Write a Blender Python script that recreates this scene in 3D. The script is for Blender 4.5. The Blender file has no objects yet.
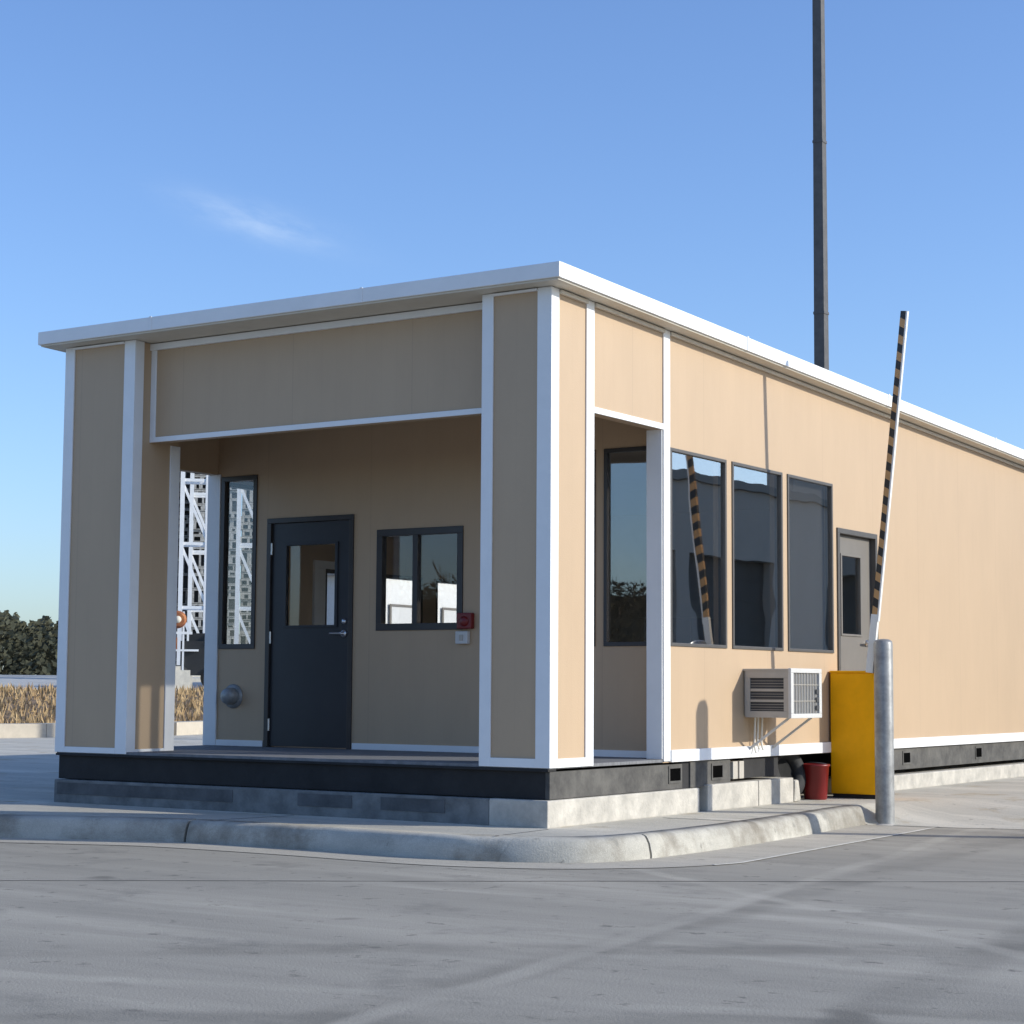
import bpy, bmesh, math, random
from mathutils import Vector, Matrix, noise as mn
random.seed(7)
R = math.radians
S = bpy.context.scene
COL = S.collection

# ------------------------------------------------------------------ helpers
OFF = {}
class MB:
    def __init__(s): s.v = []; s.f = []; s.sm = []
    def add(s, vs, fs, smooth=False):
        n = len(s.v); s.v += [tuple(p) for p in vs]
        for f in fs: s.f.append(tuple(i + n for i in f)); s.sm.append(smooth)
        return s
    def box(s, x0, x1, y0, y1, z0, z1, bev=0.0):
        if x0 > x1: x0, x1 = x1, x0
        if y0 > y1: y0, y1 = y1, y0
        if z0 > z1: z0, z1 = z1, z0
        if bev <= 0:
            vs = [(x, y, z) for x in (x0, x1) for y in (y0, y1) for z in (z0, z1)]
            return s.add(vs, [(0,1,3,2), (4,6,7,5), (0,4,5,1), (2,3,7,6), (0,2,6,4), (1,5,7,3)])
        b = bmesh.new()
        bmesh.ops.create_cube(b, size=1)
        for v in b.verts:
            v.co = Vector(((x0+x1)/2 + v.co.x*(x1-x0), (y0+y1)/2 + v.co.y*(y1-y0), (z0+z1)/2 + v.co.z*(z1-z0)))
        bmesh.ops.bevel(b, geom=b.edges[:], offset=min(bev, (x1-x0)*.3, (y1-y0)*.3, (z1-z0)*.3), segments=2, affect='EDGES', profile=.6)
        b.verts.index_update()
        s.add([v.co[:] for v in b.verts], [tuple(v.index for v in f.verts) for f in b.faces]); b.free()
        return s
    def tube(s, p0, p1, r0, r1=None, n=12, cap=True, sm=True):
        r1 = r0 if r1 is None else r1
        p0 = Vector(p0); p1 = Vector(p1); d = (p1-p0).normalized()
        a = d.orthogonal().normalized() if abs(d.z) < .99 else Vector((1,0,0)); b = d.cross(a).normalized(); a = b.cross(d)
        vs = []
        for p, r in ((p0, r0), (p1, r1)):
            for i in range(n):
                t = 2*math.pi*i/n; vs.append(p + (a*math.cos(t) + b*math.sin(t))*r)
        s.add(vs, [(i, (i+1) % n, n+(i+1) % n, n+i) for i in range(n)], sm)
        if cap:
            s.add(vs[:n][::-1], [tuple(range(n))]); s.add(vs[n:], [tuple(range(n))])
        return s
    def bar(s, p0, p1, w, h=None, up=(0,0,1)):
        h = w if h is None else h
        p0 = Vector(p0); p1 = Vector(p1); d = (p1-p0).normalized(); u = Vector(up)
        if abs(d.dot(u)) > .98: u = Vector((0,1,0))
        a = d.cross(u).normalized(); b = a.cross(d).normalized()
        vs = [p + a*w/2*i + b*h/2*j for p in (p0, p1) for i, j in ((-1,-1),(1,-1),(1,1),(-1,1))]
        return s.add(vs, [(0,1,2,3), (7,6,5,4), (0,4,5,1), (1,5,6,2), (2,6,7,3), (3,7,4,0)])
    def lathe(s, c, prof, axis=(0,0,1), n=24):
        ax = Vector(axis).normalized(); a = ax.orthogonal().normalized(); b = ax.cross(a); c = Vector(c); vs = []
        for r, h in prof:
            for i in range(n):
                t = 2*math.pi*i/n; vs.append(c + ax*h + (a*math.cos(t)+b*math.sin(t))*r)
        m = len(prof)
        fs = [(k*n+i, k*n+(i+1) % n, (k+1)*n+(i+1) % n, (k+1)*n+i) for k in range(m-1) for i in range(n)]
        s.add(vs, fs, True)
        if prof[0][0] > 1e-4: s.add(vs[:n][::-1], [tuple(range(n))])
        if prof[-1][0] > 1e-4: s.add(vs[-n:], [tuple(range(n))])
        return s
    def build(s, name, mat, parent=None, slope=False):
        me = bpy.data.meshes.new(name)
        off = OFF.get(parent, Vector((0,0,0))) if parent is not None else Vector((0,0,0))
        vs = []
        for x, y, z in s.v:
            if slope and z > 3.0: z -= .0245*y
            vs.append((x-off.x, y-off.y, z-off.z))
        me.from_pydata(vs, [], s.f); me.polygons.foreach_set('use_smooth', s.sm)
        bm = bmesh.new(); bm.from_mesh(me); bmesh.ops.recalc_face_normals(bm, faces=bm.faces); bm.to_mesh(me); bm.free()
        me.materials.append(mat); me.update()
        o = bpy.data.objects.new(name, me); COL.objects.link(o)
        if parent is not None: o.parent = parent; OFF[o] = off
        return o
def tag(o, label=None, cat=None, group=None, kind=None):
    if label: o['label'] = label
    if cat: o['category'] = cat
    if group: o['group'] = group
    if kind: o['kind'] = kind
    return o
def thing(name, label, cat, loc=(0,0,0), group=None):
    o = bpy.data.objects.new(name, None); COL.objects.link(o); o.location = loc; o.empty_display_size = .2
    OFF[o] = Vector(loc); return tag(o, label, cat, group)
def copy_tree(o, parent=None):
    c = o.copy(); COL.objects.link(c)
    if parent is not None: c.parent = parent
    for ch in list(o.children):
        copy_tree(ch, c)
    return c
def B(*a, **k): return MB().box(*a, **k)

# ------------------------------------------------------------------ materials
def nodes(name):
    m = bpy.data.materials.new(name); m.use_nodes = True
    return m, m.node_tree.nodes, m.node_tree.links, m.node_tree.nodes['Principled BSDF']
def surf(name, col, rough=.6, var=.12, scale=6, stretch=(1,1,1), metal=0, bump=0, bscale=60, col2=None, spec=.5, detail=8, thr=(.35,.65)):
    m, n, l, p = nodes(name)
    tc = n.new('ShaderNodeTexCoord'); mp = n.new('ShaderNodeMapping'); mp.inputs['Scale'].default_value = stretch
    l.new(tc.outputs['Object'], mp.inputs[0])
    t = n.new('ShaderNodeTexNoise'); t.inputs['Scale'].default_value = scale; t.inputs['Detail'].default_value = detail; t.inputs['Roughness'].default_value = .65
    l.new(mp.outputs[0], t.inputs['Vector'])
    r = n.new('ShaderNodeValToRGB'); r.color_ramp.elements[0].position = thr[0]; r.color_ramp.elements[1].position = thr[1]
    c2 = col2 if col2 else tuple(c*(1+var) for c in col); c1 = col if col2 else tuple(c*(1-var) for c in col)
    r.color_ramp.elements[0].color = (*c1, 1); r.color_ramp.elements[1].color = (*c2, 1)
    l.new(t.outputs['Fac'], r.inputs[0]); l.new(r.outputs[0], p.inputs['Base Color'])
    p.inputs['Roughness'].default_value = rough; p.inputs['Metallic'].default_value = metal; p.inputs['Specular IOR Level'].default_value = spec
    if bump:
        t2 = n.new('ShaderNodeTexNoise'); t2.inputs['Scale'].default_value = bscale; t2.inputs['Detail'].default_value = 6
        l.new(tc.outputs['Object'], t2.inputs['Vector'])
        b = n.new('ShaderNodeBump'); b.inputs['Strength'].default_value = bump; b.inputs['Distance'].default_value = .01
        l.new(t2.outputs['Fac'], b.inputs['Height']); l.new(b.outputs[0], p.inputs['Normal'])
    return m
def panel_mat(name, col):
    m = surf(name, col, rough=.55, var=.03, scale=2.2, stretch=(1,1,.35), bump=.12, bscale=90)
    n = m.node_tree.nodes; l = m.node_tree.links; p = n['Principled BSDF']
    tc = n['Texture Coordinate']; sp = n.new('ShaderNodeSeparateXYZ'); l.new(tc.outputs['Object'], sp.inputs[0])
    a = n.new('ShaderNodeMath'); a.operation = 'ADD'; l.new(sp.outputs[0], a.inputs[0]); l.new(sp.outputs[1], a.inputs[1])
    # fine vertical ribs plus a sheet joint every 1.22 m
    rib = n.new('ShaderNodeMath'); rib.operation = 'MULTIPLY'; rib.inputs[1].default_value = 1/.1525; l.new(a.outputs[0], rib.inputs[0])
    fr = n.new('ShaderNodeMath'); fr.operation = 'FRACT'; l.new(rib.outputs[0], fr.inputs[0])
    lt = n.new('ShaderNodeMath'); lt.operation = 'LESS_THAN'; lt.inputs[1].default_value = .05; l.new(fr.outputs[0], lt.inputs[0])
    j = n.new('ShaderNodeMath'); j.operation = 'MULTIPLY'; j.inputs[1].default_value = 1/1.22; l.new(a.outputs[0], j.inputs[0])
    fj = n.new('ShaderNodeMath'); fj.operation = 'FRACT'; l.new(j.outputs[0], fj.inputs[0])
    lj = n.new('ShaderNodeMath'); lj.operation = 'LESS_THAN'; lj.inputs[1].default_value = .008; l.new(fj.outputs[0], lj.inputs[0])
    s1 = n.new('ShaderNodeMath'); s1.operation = 'MULTIPLY'; s1.inputs[1].default_value = .03; l.new(lt.outputs[0], s1.inputs[0])
    s2 = n.new('ShaderNodeMath'); s2.operation = 'MULTIPLY_ADD'; s2.inputs[1].default_value = .09; l.new(lj.outputs[0], s2.inputs[0]); l.new(s1.outputs[0], s2.inputs[2])
    base = p.inputs['Base Color'].links[0].from_socket
    mx = n.new('ShaderNodeMix'); mx.data_type = 'RGBA'; l.new(s2.outputs[0], mx.inputs[0]); l.new(base, mx.inputs[6]); mx.inputs[7].default_value = (.12,.1,.08,1)
    # splash dirt low on the wall, in uneven patches
    zr = n.new('ShaderNodeMapRange'); zr.inputs['From Min'].default_value = .75; zr.inputs['From Max'].default_value = .0; l.new(sp.outputs[2], zr.inputs['Value'])
    t3 = n.new('ShaderNodeTexNoise'); t3.inputs['Scale'].default_value = 2.6; t3.inputs['Detail'].default_value = 7; l.new(tc.outputs['Object'], t3.inputs['Vector'])
    d1 = n.new('ShaderNodeMath'); d1.operation = 'MULTIPLY'; l.new(zr.outputs[0], d1.inputs[0]); l.new(t3.outputs['Fac'], d1.inputs[1])
    d2 = n.new('ShaderNodeMath'); d2.operation = 'MULTIPLY_ADD'; d2.inputs[1].default_value = .6; d2.inputs[2].default_value = -.08; d2.use_clamp = True; l.new(d1.outputs[0], d2.inputs[0])
    m2 = n.new('ShaderNodeMix'); m2.data_type = 'RGBA'; l.new(d2.outputs[0], m2.inputs[0]); l.new(mx.outputs[2], m2.inputs[6]); m2.inputs[7].default_value = (.28,.215,.15,1)
    l.new(m2.outputs[2], p.inputs['Base Color'])
    return m
def glass(name, add, mul, tint, wav=0.0, gcol=(1,1,1)):
    m = bpy.data.materials.new(name); m.use_nodes = True; n = m.node_tree.nodes; l = m.node_tree.links; n.clear()
    out = n.new('ShaderNodeOutputMaterial'); mix = n.new('ShaderNodeMixShader'); tr = n.new('ShaderNodeBsdfTransparent'); gl = n.new('ShaderNodeBsdfGlossy')
    tr.inputs[0].default_value = (*tint, 1); gl.inputs['Roughness'].default_value = .01; gl.inputs['Color'].default_value = (*gcol, 1)
    # Schlick reflectance, the same from both sides of the pane, plus a reflective coating on the outer face
    fr = n.new('ShaderNodeLayerWeight'); fr.inputs[0].default_value = .5
    pw = n.new('ShaderNodeMath'); pw.operation = 'POWER'; pw.inputs[1].default_value = 5; l.new(fr.outputs['Facing'], pw.inputs[0])
    f0 = n.new('ShaderNodeMath'); f0.operation = 'MULTIPLY_ADD'; f0.inputs[1].default_value = .96*mul; f0.inputs[2].default_value = .04*mul; l.new(pw.outputs[0], f0.inputs[0])
    ge = n.new('ShaderNodeNewGeometry'); ct = n.new('ShaderNodeMath'); ct.operation = 'MULTIPLY_ADD'; ct.inputs[1].default_value = -add; ct.inputs[2].default_value = add; l.new(ge.outputs['Backfacing'], ct.inputs[0])
    ma = n.new('ShaderNodeMath'); ma.operation = 'ADD'; ma.use_clamp = True; l.new(ct.outputs[0], ma.inputs[1])
    l.new(f0.outputs[0], ma.inputs[0]); l.new(ma.outputs[0], mix.inputs[0]); l.new(tr.outputs[0], mix.inputs[1]); l.new(gl.outputs[0], mix.inputs[2]); l.new(mix.outputs[0], out.inputs[0])
    if wav:
        tc = n.new('ShaderNodeTexCoord'); t = n.new('ShaderNodeTexNoise'); t.inputs['Scale'].default_value = 1.6; t.inputs['Detail'].default_value = 1
        b = n.new('ShaderNodeBump'); b.inputs['Strength'].default_value = 1; b.inputs['Distance'].default_value = wav
        l.new(tc.outputs['Object'], t.inputs['Vector']); l.new(t.outputs[0], b.inputs['Height']); l.new(b.outputs[0], gl.inputs['Normal']); l.new(b.outputs[0], fr.inputs['Normal'])
    return m
M = {}
M['tan'] = panel_mat('tan_panel', (.475, .340, .215))
M['inner'] = surf('inner_wall', (.42,.40,.36), var=.04)
M['white'] = surf('white_trim', (.80,.80,.79), rough=.45, var=.03, scale=3, bump=.03, bscale=30)
M['roof'] = surf('roof_membrane', (.72,.72,.70), rough=.7, var=.06)
M['soffit'] = surf('soffit', (.62,.57,.48), rough=.6, var=.04)
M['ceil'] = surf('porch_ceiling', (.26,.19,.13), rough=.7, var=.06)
M['bronze'] = surf('bronze_frame', (.035,.03,.028), rough=.4, var=.1)
M['greyframe'] = surf('grey_frame', (.085,.078,.07), rough=.45, var=.08)
M['blackdoor'] = surf('black_door', (.022,.023,.028), rough=.45, var=.12, scale=3)
M['greydoor'] = surf('grey_door', (.17,.152,.13), rough=.5, var=.04)
M['chrome'] = surf('brushed_metal', (.62,.62,.63), rough=.3, metal=.9, var=.06)
M['skirt'] = surf('black_beam', (.016,.015,.015), rough=.8, var=.35, scale=3, bump=.3, bscale=20)
M['beam'] = surf('dusty_beam', (.055,.052,.048), rough=.85, scale=4.5, bump=.4, bscale=25, col2=(.12,.113,.10))
M['hole'] = surf('dark_hole', (.004,.004,.004), rough=1, spec=0)
M['block'] = surf('footing_concrete', (.37,.345,.30), rough=.9, scale=5, bump=.5, bscale=40, col2=(.56,.52,.45))
M['stain'] = surf('stained_concrete', (.13,.13,.125), rough=.9, scale=5, bump=.5, bscale=40, col2=(.23,.23,.22))  # footing concrete again, its colour darkened for the shaded front side
M['stain2'] = surf('dark_concrete', (.075,.075,.075), rough=.9, scale=4, bump=.4, bscale=40, col2=(.13,.13,.13))
M['deck'] = surf('deck_board', (.17,.17,.175), rough=.8, var=.25, scale=8, stretch=(1,6,1))
M['yellow'] = surf('yellow_paint', (.88,.43,.003), rough=.5, var=.07, scale=4, bump=.08, bscale=12, spec=.18)
M['galv'] = surf('galvanised_steel', (.22,.22,.215), rough=.45, metal=.25, scale=9, bump=.12, bscale=18, col2=(.36,.36,.35))
M['acgrey'] = surf('ac_cabinet', (.46,.42,.36), rough=.5, var=.06)
M['acwhite'] = surf('ac_frame', (.60,.585,.55), rough=.45, var=.03)
M['acdark'] = surf('ac_louvre_gap', (.05,.052,.056), rough=.7)
M['coil'] = surf('ac_coil', (.20,.20,.20), rough=.5, metal=.3, scale=60, stretch=(1,8,.2), var=.35)
M['pvc'] = surf('drain_pipe', (.75,.72,.65), rough=.5, var=.04)
M['red'] = surf('red_plastic', (.17,.008,.008), rough=.4, var=.08)
M['rubber'] = surf('rubber', (.02,.02,.02), rough=.8, var=.3, scale=15)
M['armwhite'] = surf('arm_white', (.75,.74,.70), rough=.4, var=.05)
M['black'] = surf('black_paint', (.018,.018,.018), rough=.5)
M['orange'] = surf('arm_stripe', (.72,.42,.16), rough=.5, var=.05)
M['pole'] = surf('dark_pole', (.11,.105,.10), rough=.6, var=.15, spec=.2)
M['steelwhite'] = surf('white_steel', (.80,.80,.78), rough=.5, var=.05)
M['pallet'] = surf('pallet_board', (.36,.35,.32), rough=.8, var=.35, scale=9)
M['mach'] = surf('machine_orange', (.16,.05,.025), rough=.7, scale=4, col2=(.46,.17,.05))
M['lime'] = surf('pale_block', (.70,.64,.52), rough=.85, var=.12)
M['shed'] = surf('shed_wall', (.74,.74,.71), rough=.6, var=.03)
M['sheddoor'] = surf('shed_door', (.64,.64,.62), rough=.6, var=.03)
M['ware'] = surf('warehouse_wall', (.38,.335,.28), rough=.7, var=.05, stretch=(1,6,.1))
M['waredoor'] = surf('warehouse_door', (.06,.053,.045), rough=.7, var=.1)
M['bark'] = surf('bark', (.14,.095,.065), rough=.9, var=.25, scale=10)
M['leaf'] = surf('dark_leaves', (.050,.042,.026), rough=.8, var=.35, scale=2)
M['dry'] = surf('dry_grass_blades', (.27,.17,.08), rough=.9, scale=1.5, col2=(.52,.38,.20))
M['soil'] = surf('dry_verge', (.24,.16,.09), rough=.95, var=.3, scale=1.2)
M['yard'] = surf('yard_concrete', (.42,.41,.38), rough=.9, var=.1, scale=.6)
M['gasket'] = surf('kerb_joint', (.05,.05,.055), rough=.9)
M['g_mirror'] = glass('coated_glass', .40, 1.0, (.97,.965,.96), wav=.0022, gcol=(1,.98,.95))
M['g_clear'] = glass('clear_glass', .0, 1.0, (.95,.95,.95), wav=.001)
M['g_tint'] = glass('tinted_glass', .12, 1.0, (.97,.97,.96), wav=.002)

def ground_mat(name, c1, c2, stain_shade, rough=.92, streak=(.25,2.2,1), s1=.8, grit=.16, bands=(), stains=(.56,.74)):
    m, n, l, p = nodes(name)
    tc = n.new('ShaderNodeTexCoord')
    def nz(scale, stretch=(1,1,1), rot=0, det=8, rg=.65):
        mp = n.new('ShaderNodeMapping'); mp.inputs['Scale'].default_value = stretch; mp.inputs['Rotation'].default_value = (0,0,rot)
        t = n.new('ShaderNodeTexNoise'); t.inputs['Scale'].default_value = scale; t.inputs['Detail'].default_value = det; t.inputs['Roughness'].default_value = rg
        l.new(tc.outputs['Object'], mp.inputs[0]); l.new(mp.outputs[0], t.inputs['Vector']); return t.outputs['Fac']
    def ramp(src, a, b, ca=(0,0,0), cb=(1,1,1)):
        r = n.new('ShaderNodeValToRGB'); e = r.color_ramp.elements; e[0].position = a; e[1].position = b; e[0].color = (*ca,1); e[1].color = (*cb,1)
        l.new(src, r.inputs[0]); return r.outputs[0]
    def mix(f, a, b, typ='MIX', fac=None):
        x = n.new('ShaderNodeMix'); x.data_type = 'RGBA'; x.blend_type = typ
        if fac is not None: x.inputs[0].default_value = fac
        else: l.new(f, x.inputs[0])
        for i, q in ((6, a), (7, b)):
            if isinstance(q, tuple): x.inputs[i].default_value = (*q, 1)
            else: l.new(q, x.inputs[i])
        return x.outputs[2]
    base = ramp(nz(s1, streak, R(38)), .32, .68, c1, c2)
    base = mix(ramp(nz(.9, (.22,1.5,1), R(-30)), .52, .70), base, tuple(c*1.16 for c in c2))
    base = mix(ramp(nz(1.7), *stains), base, stain_shade)
    base = mix(ramp(nz(7, det=4), .62, .70), base, tuple(c*.72 for c in c1))
    for (nx, ny, c_, wd, amt, light) in bands:          # worn wheel tracks: soft-edged bands across the slab, broken up by noise
        dt = n.new('ShaderNodeVectorMath'); dt.operation = 'DOT_PRODUCT'; dt.inputs[1].default_value = (nx, ny, 0); l.new(tc.outputs['Object'], dt.inputs[0])
        wob = n.new('ShaderNodeMath'); wob.operation = 'MULTIPLY_ADD'; wob.inputs[1].default_value = .35; l.new(nz(.35, det=2), wob.inputs[0]); l.new(dt.outputs['Value'], wob.inputs[2])
        sb = n.new('ShaderNodeMath'); sb.operation = 'SUBTRACT'; sb.inputs[1].default_value = c_ + .175; l.new(wob.outputs[0], sb.inputs[0])
        ab = n.new('ShaderNodeMath'); ab.operation = 'ABSOLUTE'; l.new(sb.outputs[0], ab.inputs[0])
        mr = n.new('ShaderNodeMapRange'); mr.interpolation_type = 'SMOOTHSTEP'; mr.inputs['From Min'].default_value = wd; mr.inputs['From Max'].default_value = wd*.25; mr.inputs['To Max'].default_value = amt; l.new(ab.outputs[0], mr.inputs['Value'])
        mk = n.new('ShaderNodeMath'); mk.operation = 'MULTIPLY'; l.new(mr.outputs[0], mk.inputs[0]); l.new(ramp(nz(1.3, (1,1,1)), .35, .62), mk.inputs[1])
        base = mix(mk.outputs[0], base, tuple(c*1.35 for c in c2) if light else tuple(c*.55 for c in c1))
    if bands:
        base = mix(ramp(nz(1.05, det=2), .69, .735, (0,0,0), (.75,.75,.75)), base, tuple(c*.55 for c in c1))    # old oil spots
    g = ramp(nz(140, det=3), .3, .7, (1-grit,)*3, (1+grit,)*3)
    base = mix(None, base, g, 'MULTIPLY', 1.0)
    # hairline cracks
    v = n.new('ShaderNodeTexVoronoi'); v.feature = 'DISTANCE_TO_EDGE'; v.inputs['Scale'].default_value = .55
    w = n.new('ShaderNodeTexNoise'); w.inputs['Scale'].default_value = 2.5; w.inputs['Detail'].default_value = 6
    va = n.new('ShaderNodeMix'); va.data_type = 'RGBA'; va.inputs[0].default_value = .12; l.new(tc.outputs['Object'], va.inputs[6]); l.new(w.outputs['Color'], va.inputs[7]); l.new(tc.outputs['Object'], w.inputs['Vector'])
    l.new(va.outputs[2], v.inputs['Vector'])
    ck = ramp(v.outputs['Distance'], .0, .005, (.6,.6,.6), (1,1,1)); base = mix(ramp(nz(.28, det=2), .58, .66, (0,0,0), (.6,.6,.6)), base, ck, 'MULTIPLY')
    l.new(base, p.inputs['Base Color']); p.inputs['Roughness'].default_value = rough; p.inputs['Specular IOR Level'].default_value = .3
    b = n.new('ShaderNodeBump'); b.inputs['Strength'].default_value = .55; b.inputs['Distance'].default_value = .006
    l.new(nz(70, det=5), b.inputs['Height']); l.new(b.outputs[0], p.inputs['Normal'])
    return m
M['road'] = ground_mat('road_surface', (.272,.25,.208), (.362,.33,.272), (.225,.208,.175), bands=((-.59,.81,-5.2,.26,.55,False), (-.59,.81,-7.0,.26,.5,False), (.995,.08,2.55,.22,.45,False), (.995,.08,4.15,.22,.45,False), (.99,.141,2.27,.10,.5,True), (.6,.8,.09,.09,.5,True), (-.3,.954,-6.4,.12,.4,True)))
M['gutter'] = ground_mat('gutter_concrete', (.40,.365,.30), (.50,.455,.375), (.34,.30,.24), s1=1.4)
M['pave'] = ground_mat('pavement_concrete', (.42,.395,.335), (.56,.52,.435), (.36,.28,.17), s1=1.1)
M['kerb'] = ground_mat('kerb_concrete', (.38,.36,.31), (.52,.49,.42), (.23,.205,.165), s1=2.2, streak=(.8,1.2,2), stains=(.46,.66))
M['chalk'] = surf('pale_edge', (.62,.59,.52), rough=.9, var=.15, scale=8)

# ------------------------------------------------------------------ ground
def struct(o): o['kind'] = 'structure'; return o
def catmull(P, k=5):
    out = []
    for i in range(len(P)-1):
        p0 = P[max(i-1,0)]; p1 = P[i]; p2 = P[i+1]; p3 = P[min(i+2,len(P)-1)]
        for j in range(k):
            t = j/k
            out.append(tuple(.5*((2*p1[c]) + (-p0[c]+p2[c])*t + (2*p0[c]-5*p1[c]+4*p2[c]-p3[c])*t*t + (-p0[c]+3*p1[c]-3*p2[c]+p3[c])*t**3) for c in (0,1)))
    out.append(P[-1]); return out
struct(B(-3000, 3000, -3000, 3000, -.9, -.6).build('road', M['road']))
KP = [(-26,-10.8),(-16,-6.6),(-9,-3.65),(-6,-2.4),(-4.3,-1.68),(-3.4,-1.31),(-2.7,-1.06),(-1.95,-1.0),(-1.22,-.99),(-.3,-1.02),(.18,-.93),
      (.5,-.8),(.75,-.58),(.88,-.2),(.93,.6),(.93,1.42),(.87,2.6),(.80,3.5),(.79,3.97)]
path = catmull(KP, 6)
def offset(path, d):
    out = []
    for i, p in enumerate(path):
        a = path[max(i-1,0)]; b = path[min(i+1,len(path)-1)]
        t = Vector((b[0]-a[0], b[1]-a[1])).normalized(); nrm = Vector((-t.y, t.x))   # left of travel = inside the island
        out.append((p[0]+nrm.x*d, p[1]+nrm.y*d))
    return out
def dens(path, step=.06, lo=-6, hi=6):
    out = []
    for a, b in zip(path, path[1:]):
        L = math.dist(a, b); k = max(1, int(L/step)) if lo < a[0] < hi and a[1] < 9 else 1
        for j in range(k): out.append((a[0]+(b[0]-a[0])*j/k, a[1]+(b[1]-a[1])*j/k))
    out.append(path[-1]); return out
dp = dens(path)
prof = [(-.004,-.63),(.0,-.57),(.020,-.50),(.036,-.462),(.052,-.446),(.08,-.438),(.165,-.430),(.165,-.63)]
lines = [offset(dp, d) for d, z in prof]
# joints in the kerb: where a path point falls nearest one of these, leave a narrow gap
joints = [(-2.6,-1.05), (.885,-.1), (-5.6,-2.3)]
gaps = set()
for jx, jy in joints: gaps.add(min(range(len(dp)), key=lambda i: (dp[i][0]-jx)**2+(dp[i][1]-jy)**2))
mb = MB(); cur = []
def flush(cur):
    if len(cur) < 2: return
    vs = []
    for q in cur: vs += q
    m = len(prof); fs = [(i*m+k, (i+1)*m+k, (i+1)*m+k+1, i*m+k+1) for i in range(len(cur)-1) for k in range(m-1)]
    mb.add(vs, fs, True); mb.add(cur[0], [tuple(range(m))]); mb.add(cur[-1], [tuple(range(m))[::-1]])
for i in range(len(dp)):
    row = []
    for k, (d, z) in enumerate(prof):
        x, y = lines[k][i]
        w = (mn.noise(Vector((x*3, y*3, z*2)))*.016 + mn.noise(Vector((x*11, y*11, z*9)))*.009) if 0 < k < 6 else 0
        nx = lines[1][i]; row.append((x + w*.6, y + w*.6, z + w*.5))
    if i in gaps:
        # end this kerb length 7 mm short of the joint, start the next just after
        a = dp[i-1]; b = dp[i]; t = Vector((b[0]-a[0], b[1]-a[1])).normalized()*.012
        cur.append([(x-t.x, y-t.y, z) for x, y, z in row]); flush(cur)
        cur = [[(x+t.x, y+t.y, z) for x, y, z in row]]
    else: cur.append(row)
flush(cur)
struct(mb.build('kerb', M['kerb']))
# pavement inside the kerb
inner = offset(path, .16)
APR_IN = [(.63,3.97),(.66,4.4),(1.0,5.6),(2.2,7.4),(5.6,9.5),(5.6,30)]
APR_OUT = [(.80,3.975),(.98,4.05),(1.5,4.12),(3.2,4.65),(6.8,7),(6.8,30)]
def refine(P, k):
    return [(a[0]+(b[0]-a[0])*j/k, a[1]+(b[1]-a[1])*j/k) for a, b in zip(P, P[1:]) for j in range(k)] + [P[-1]]
ai, ao = refine(APR_IN, 4), refine(APR_OUT, 4); mb = MB(); vs = []
for a_, b_ in zip(ai, ao):
    for t_, z_ in ((0,-.4335),(.15,-.44),(.85,-.585),(1,-.597)): vs.append((a_[0]+(b_[0]-a_[0])*t_, a_[1]+(b_[1]-a_[1])*t_, z_))
mb.add(vs, [(4*i+k, 4*i+k+1, 4*i+k+5, 4*i+k+4) for i in range(len(ai)-1) for k in range(3)], True); struct(mb.build('apron', M['pave']))
def flat(name, poly, z, mat, thick=.15):
    from mathutils.geometry import tessellate_polygon
    tris = tessellate_polygon([[Vector((x, y, 0)) for x, y in poly]])
    bm = bmesh.new(); vs = [bm.verts.new((x, y, z)) for x, y in poly]
    for t in tris:
        f = bm.faces.new([vs[i] for i in t]); f.normal_update()
        if f.normal.z < 0: f.normal_flip()
    me = bpy.data.meshes.new(name); bm.to_mesh(me); bm.free(); me.materials.append(mat)
    o = bpy.data.objects.new(name, me); COL.objects.link(o); return struct(o)
flat('pavement', inner + APR_IN[1:] + [(-60,30),(-60,-10.5)], -.434, M['pave'])
# pavement score lines
mb = MB()
for a, b in [((-2.45,-.9),(-2.3,-.1)), ((.1,-.85),(.06,-.1)), ((.12,1.5),(.85,1.5)), ((.12,3.1),(.72,3.1))]:
    mb.bar((a[0],a[1],-.4325), (b[0],b[1],-.4325), .010, .001)
struct(mb.build('pavement_joints', M['gasket']))
# gutter strip along the kerb
gp = [(x, y) for x, y in path if -9 < x and y < 4.4 and x < 1.6]
inn = offset(gp, .05)
out = []
for (x, y), (ox, oy) in zip(gp, offset(gp, -.42)):
    if y > -.6 and x > .5:
        t = min(1, (y+.6)/.6); ox = ox*(1-t) + max(ox, 1.56-.036*(y+.4))*t
    out.append((ox, oy))
mb = MB(); vs = []; nn = len(gp)
for (x, y), (ox, oy) in zip(inn, out): vs += [(x, y, -.596), (ox, oy, -.596)]
mb.add(vs, [(2*i, 2*i+1, 2*i+3, 2*i+2) for i in range(nn-1)])
struct(mb.build('gutter', M['gutter']))
mb = MB()
for i in range(nn-1):
    (x, y), (x2, y2) = out[i], out[i+1]
    if y > -.3: mb.bar((x, y, -.594), (x2, y2, -.594), .028, .001)
mb.bar((1.40,4.1,-.594), (1.22,9,-.594), .028, .001)
struct(mb.build('gutter_edge', M['chalk']))
mb = MB()
d = Vector((4.19,3.06,0)).normalized(); p = Vector((.98,-1.93,-.598))
pts = [p + d*t + Vector((-d.y, d.x, 0))*mn.noise(Vector((t*.7,0,0)))*.02 for t in [k*.25-12 for k in range(100)]]
for a, b in zip(pts, pts[1:]): mb.bar(a, b, .012 + .008*mn.noise(a*3), .001)
M['roadjoint'] = surf('road_joint', (.10,.095,.085), rough=.95, var=.3, scale=5)
struct(mb.build('road_joint', M['roadjoint']))

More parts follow.
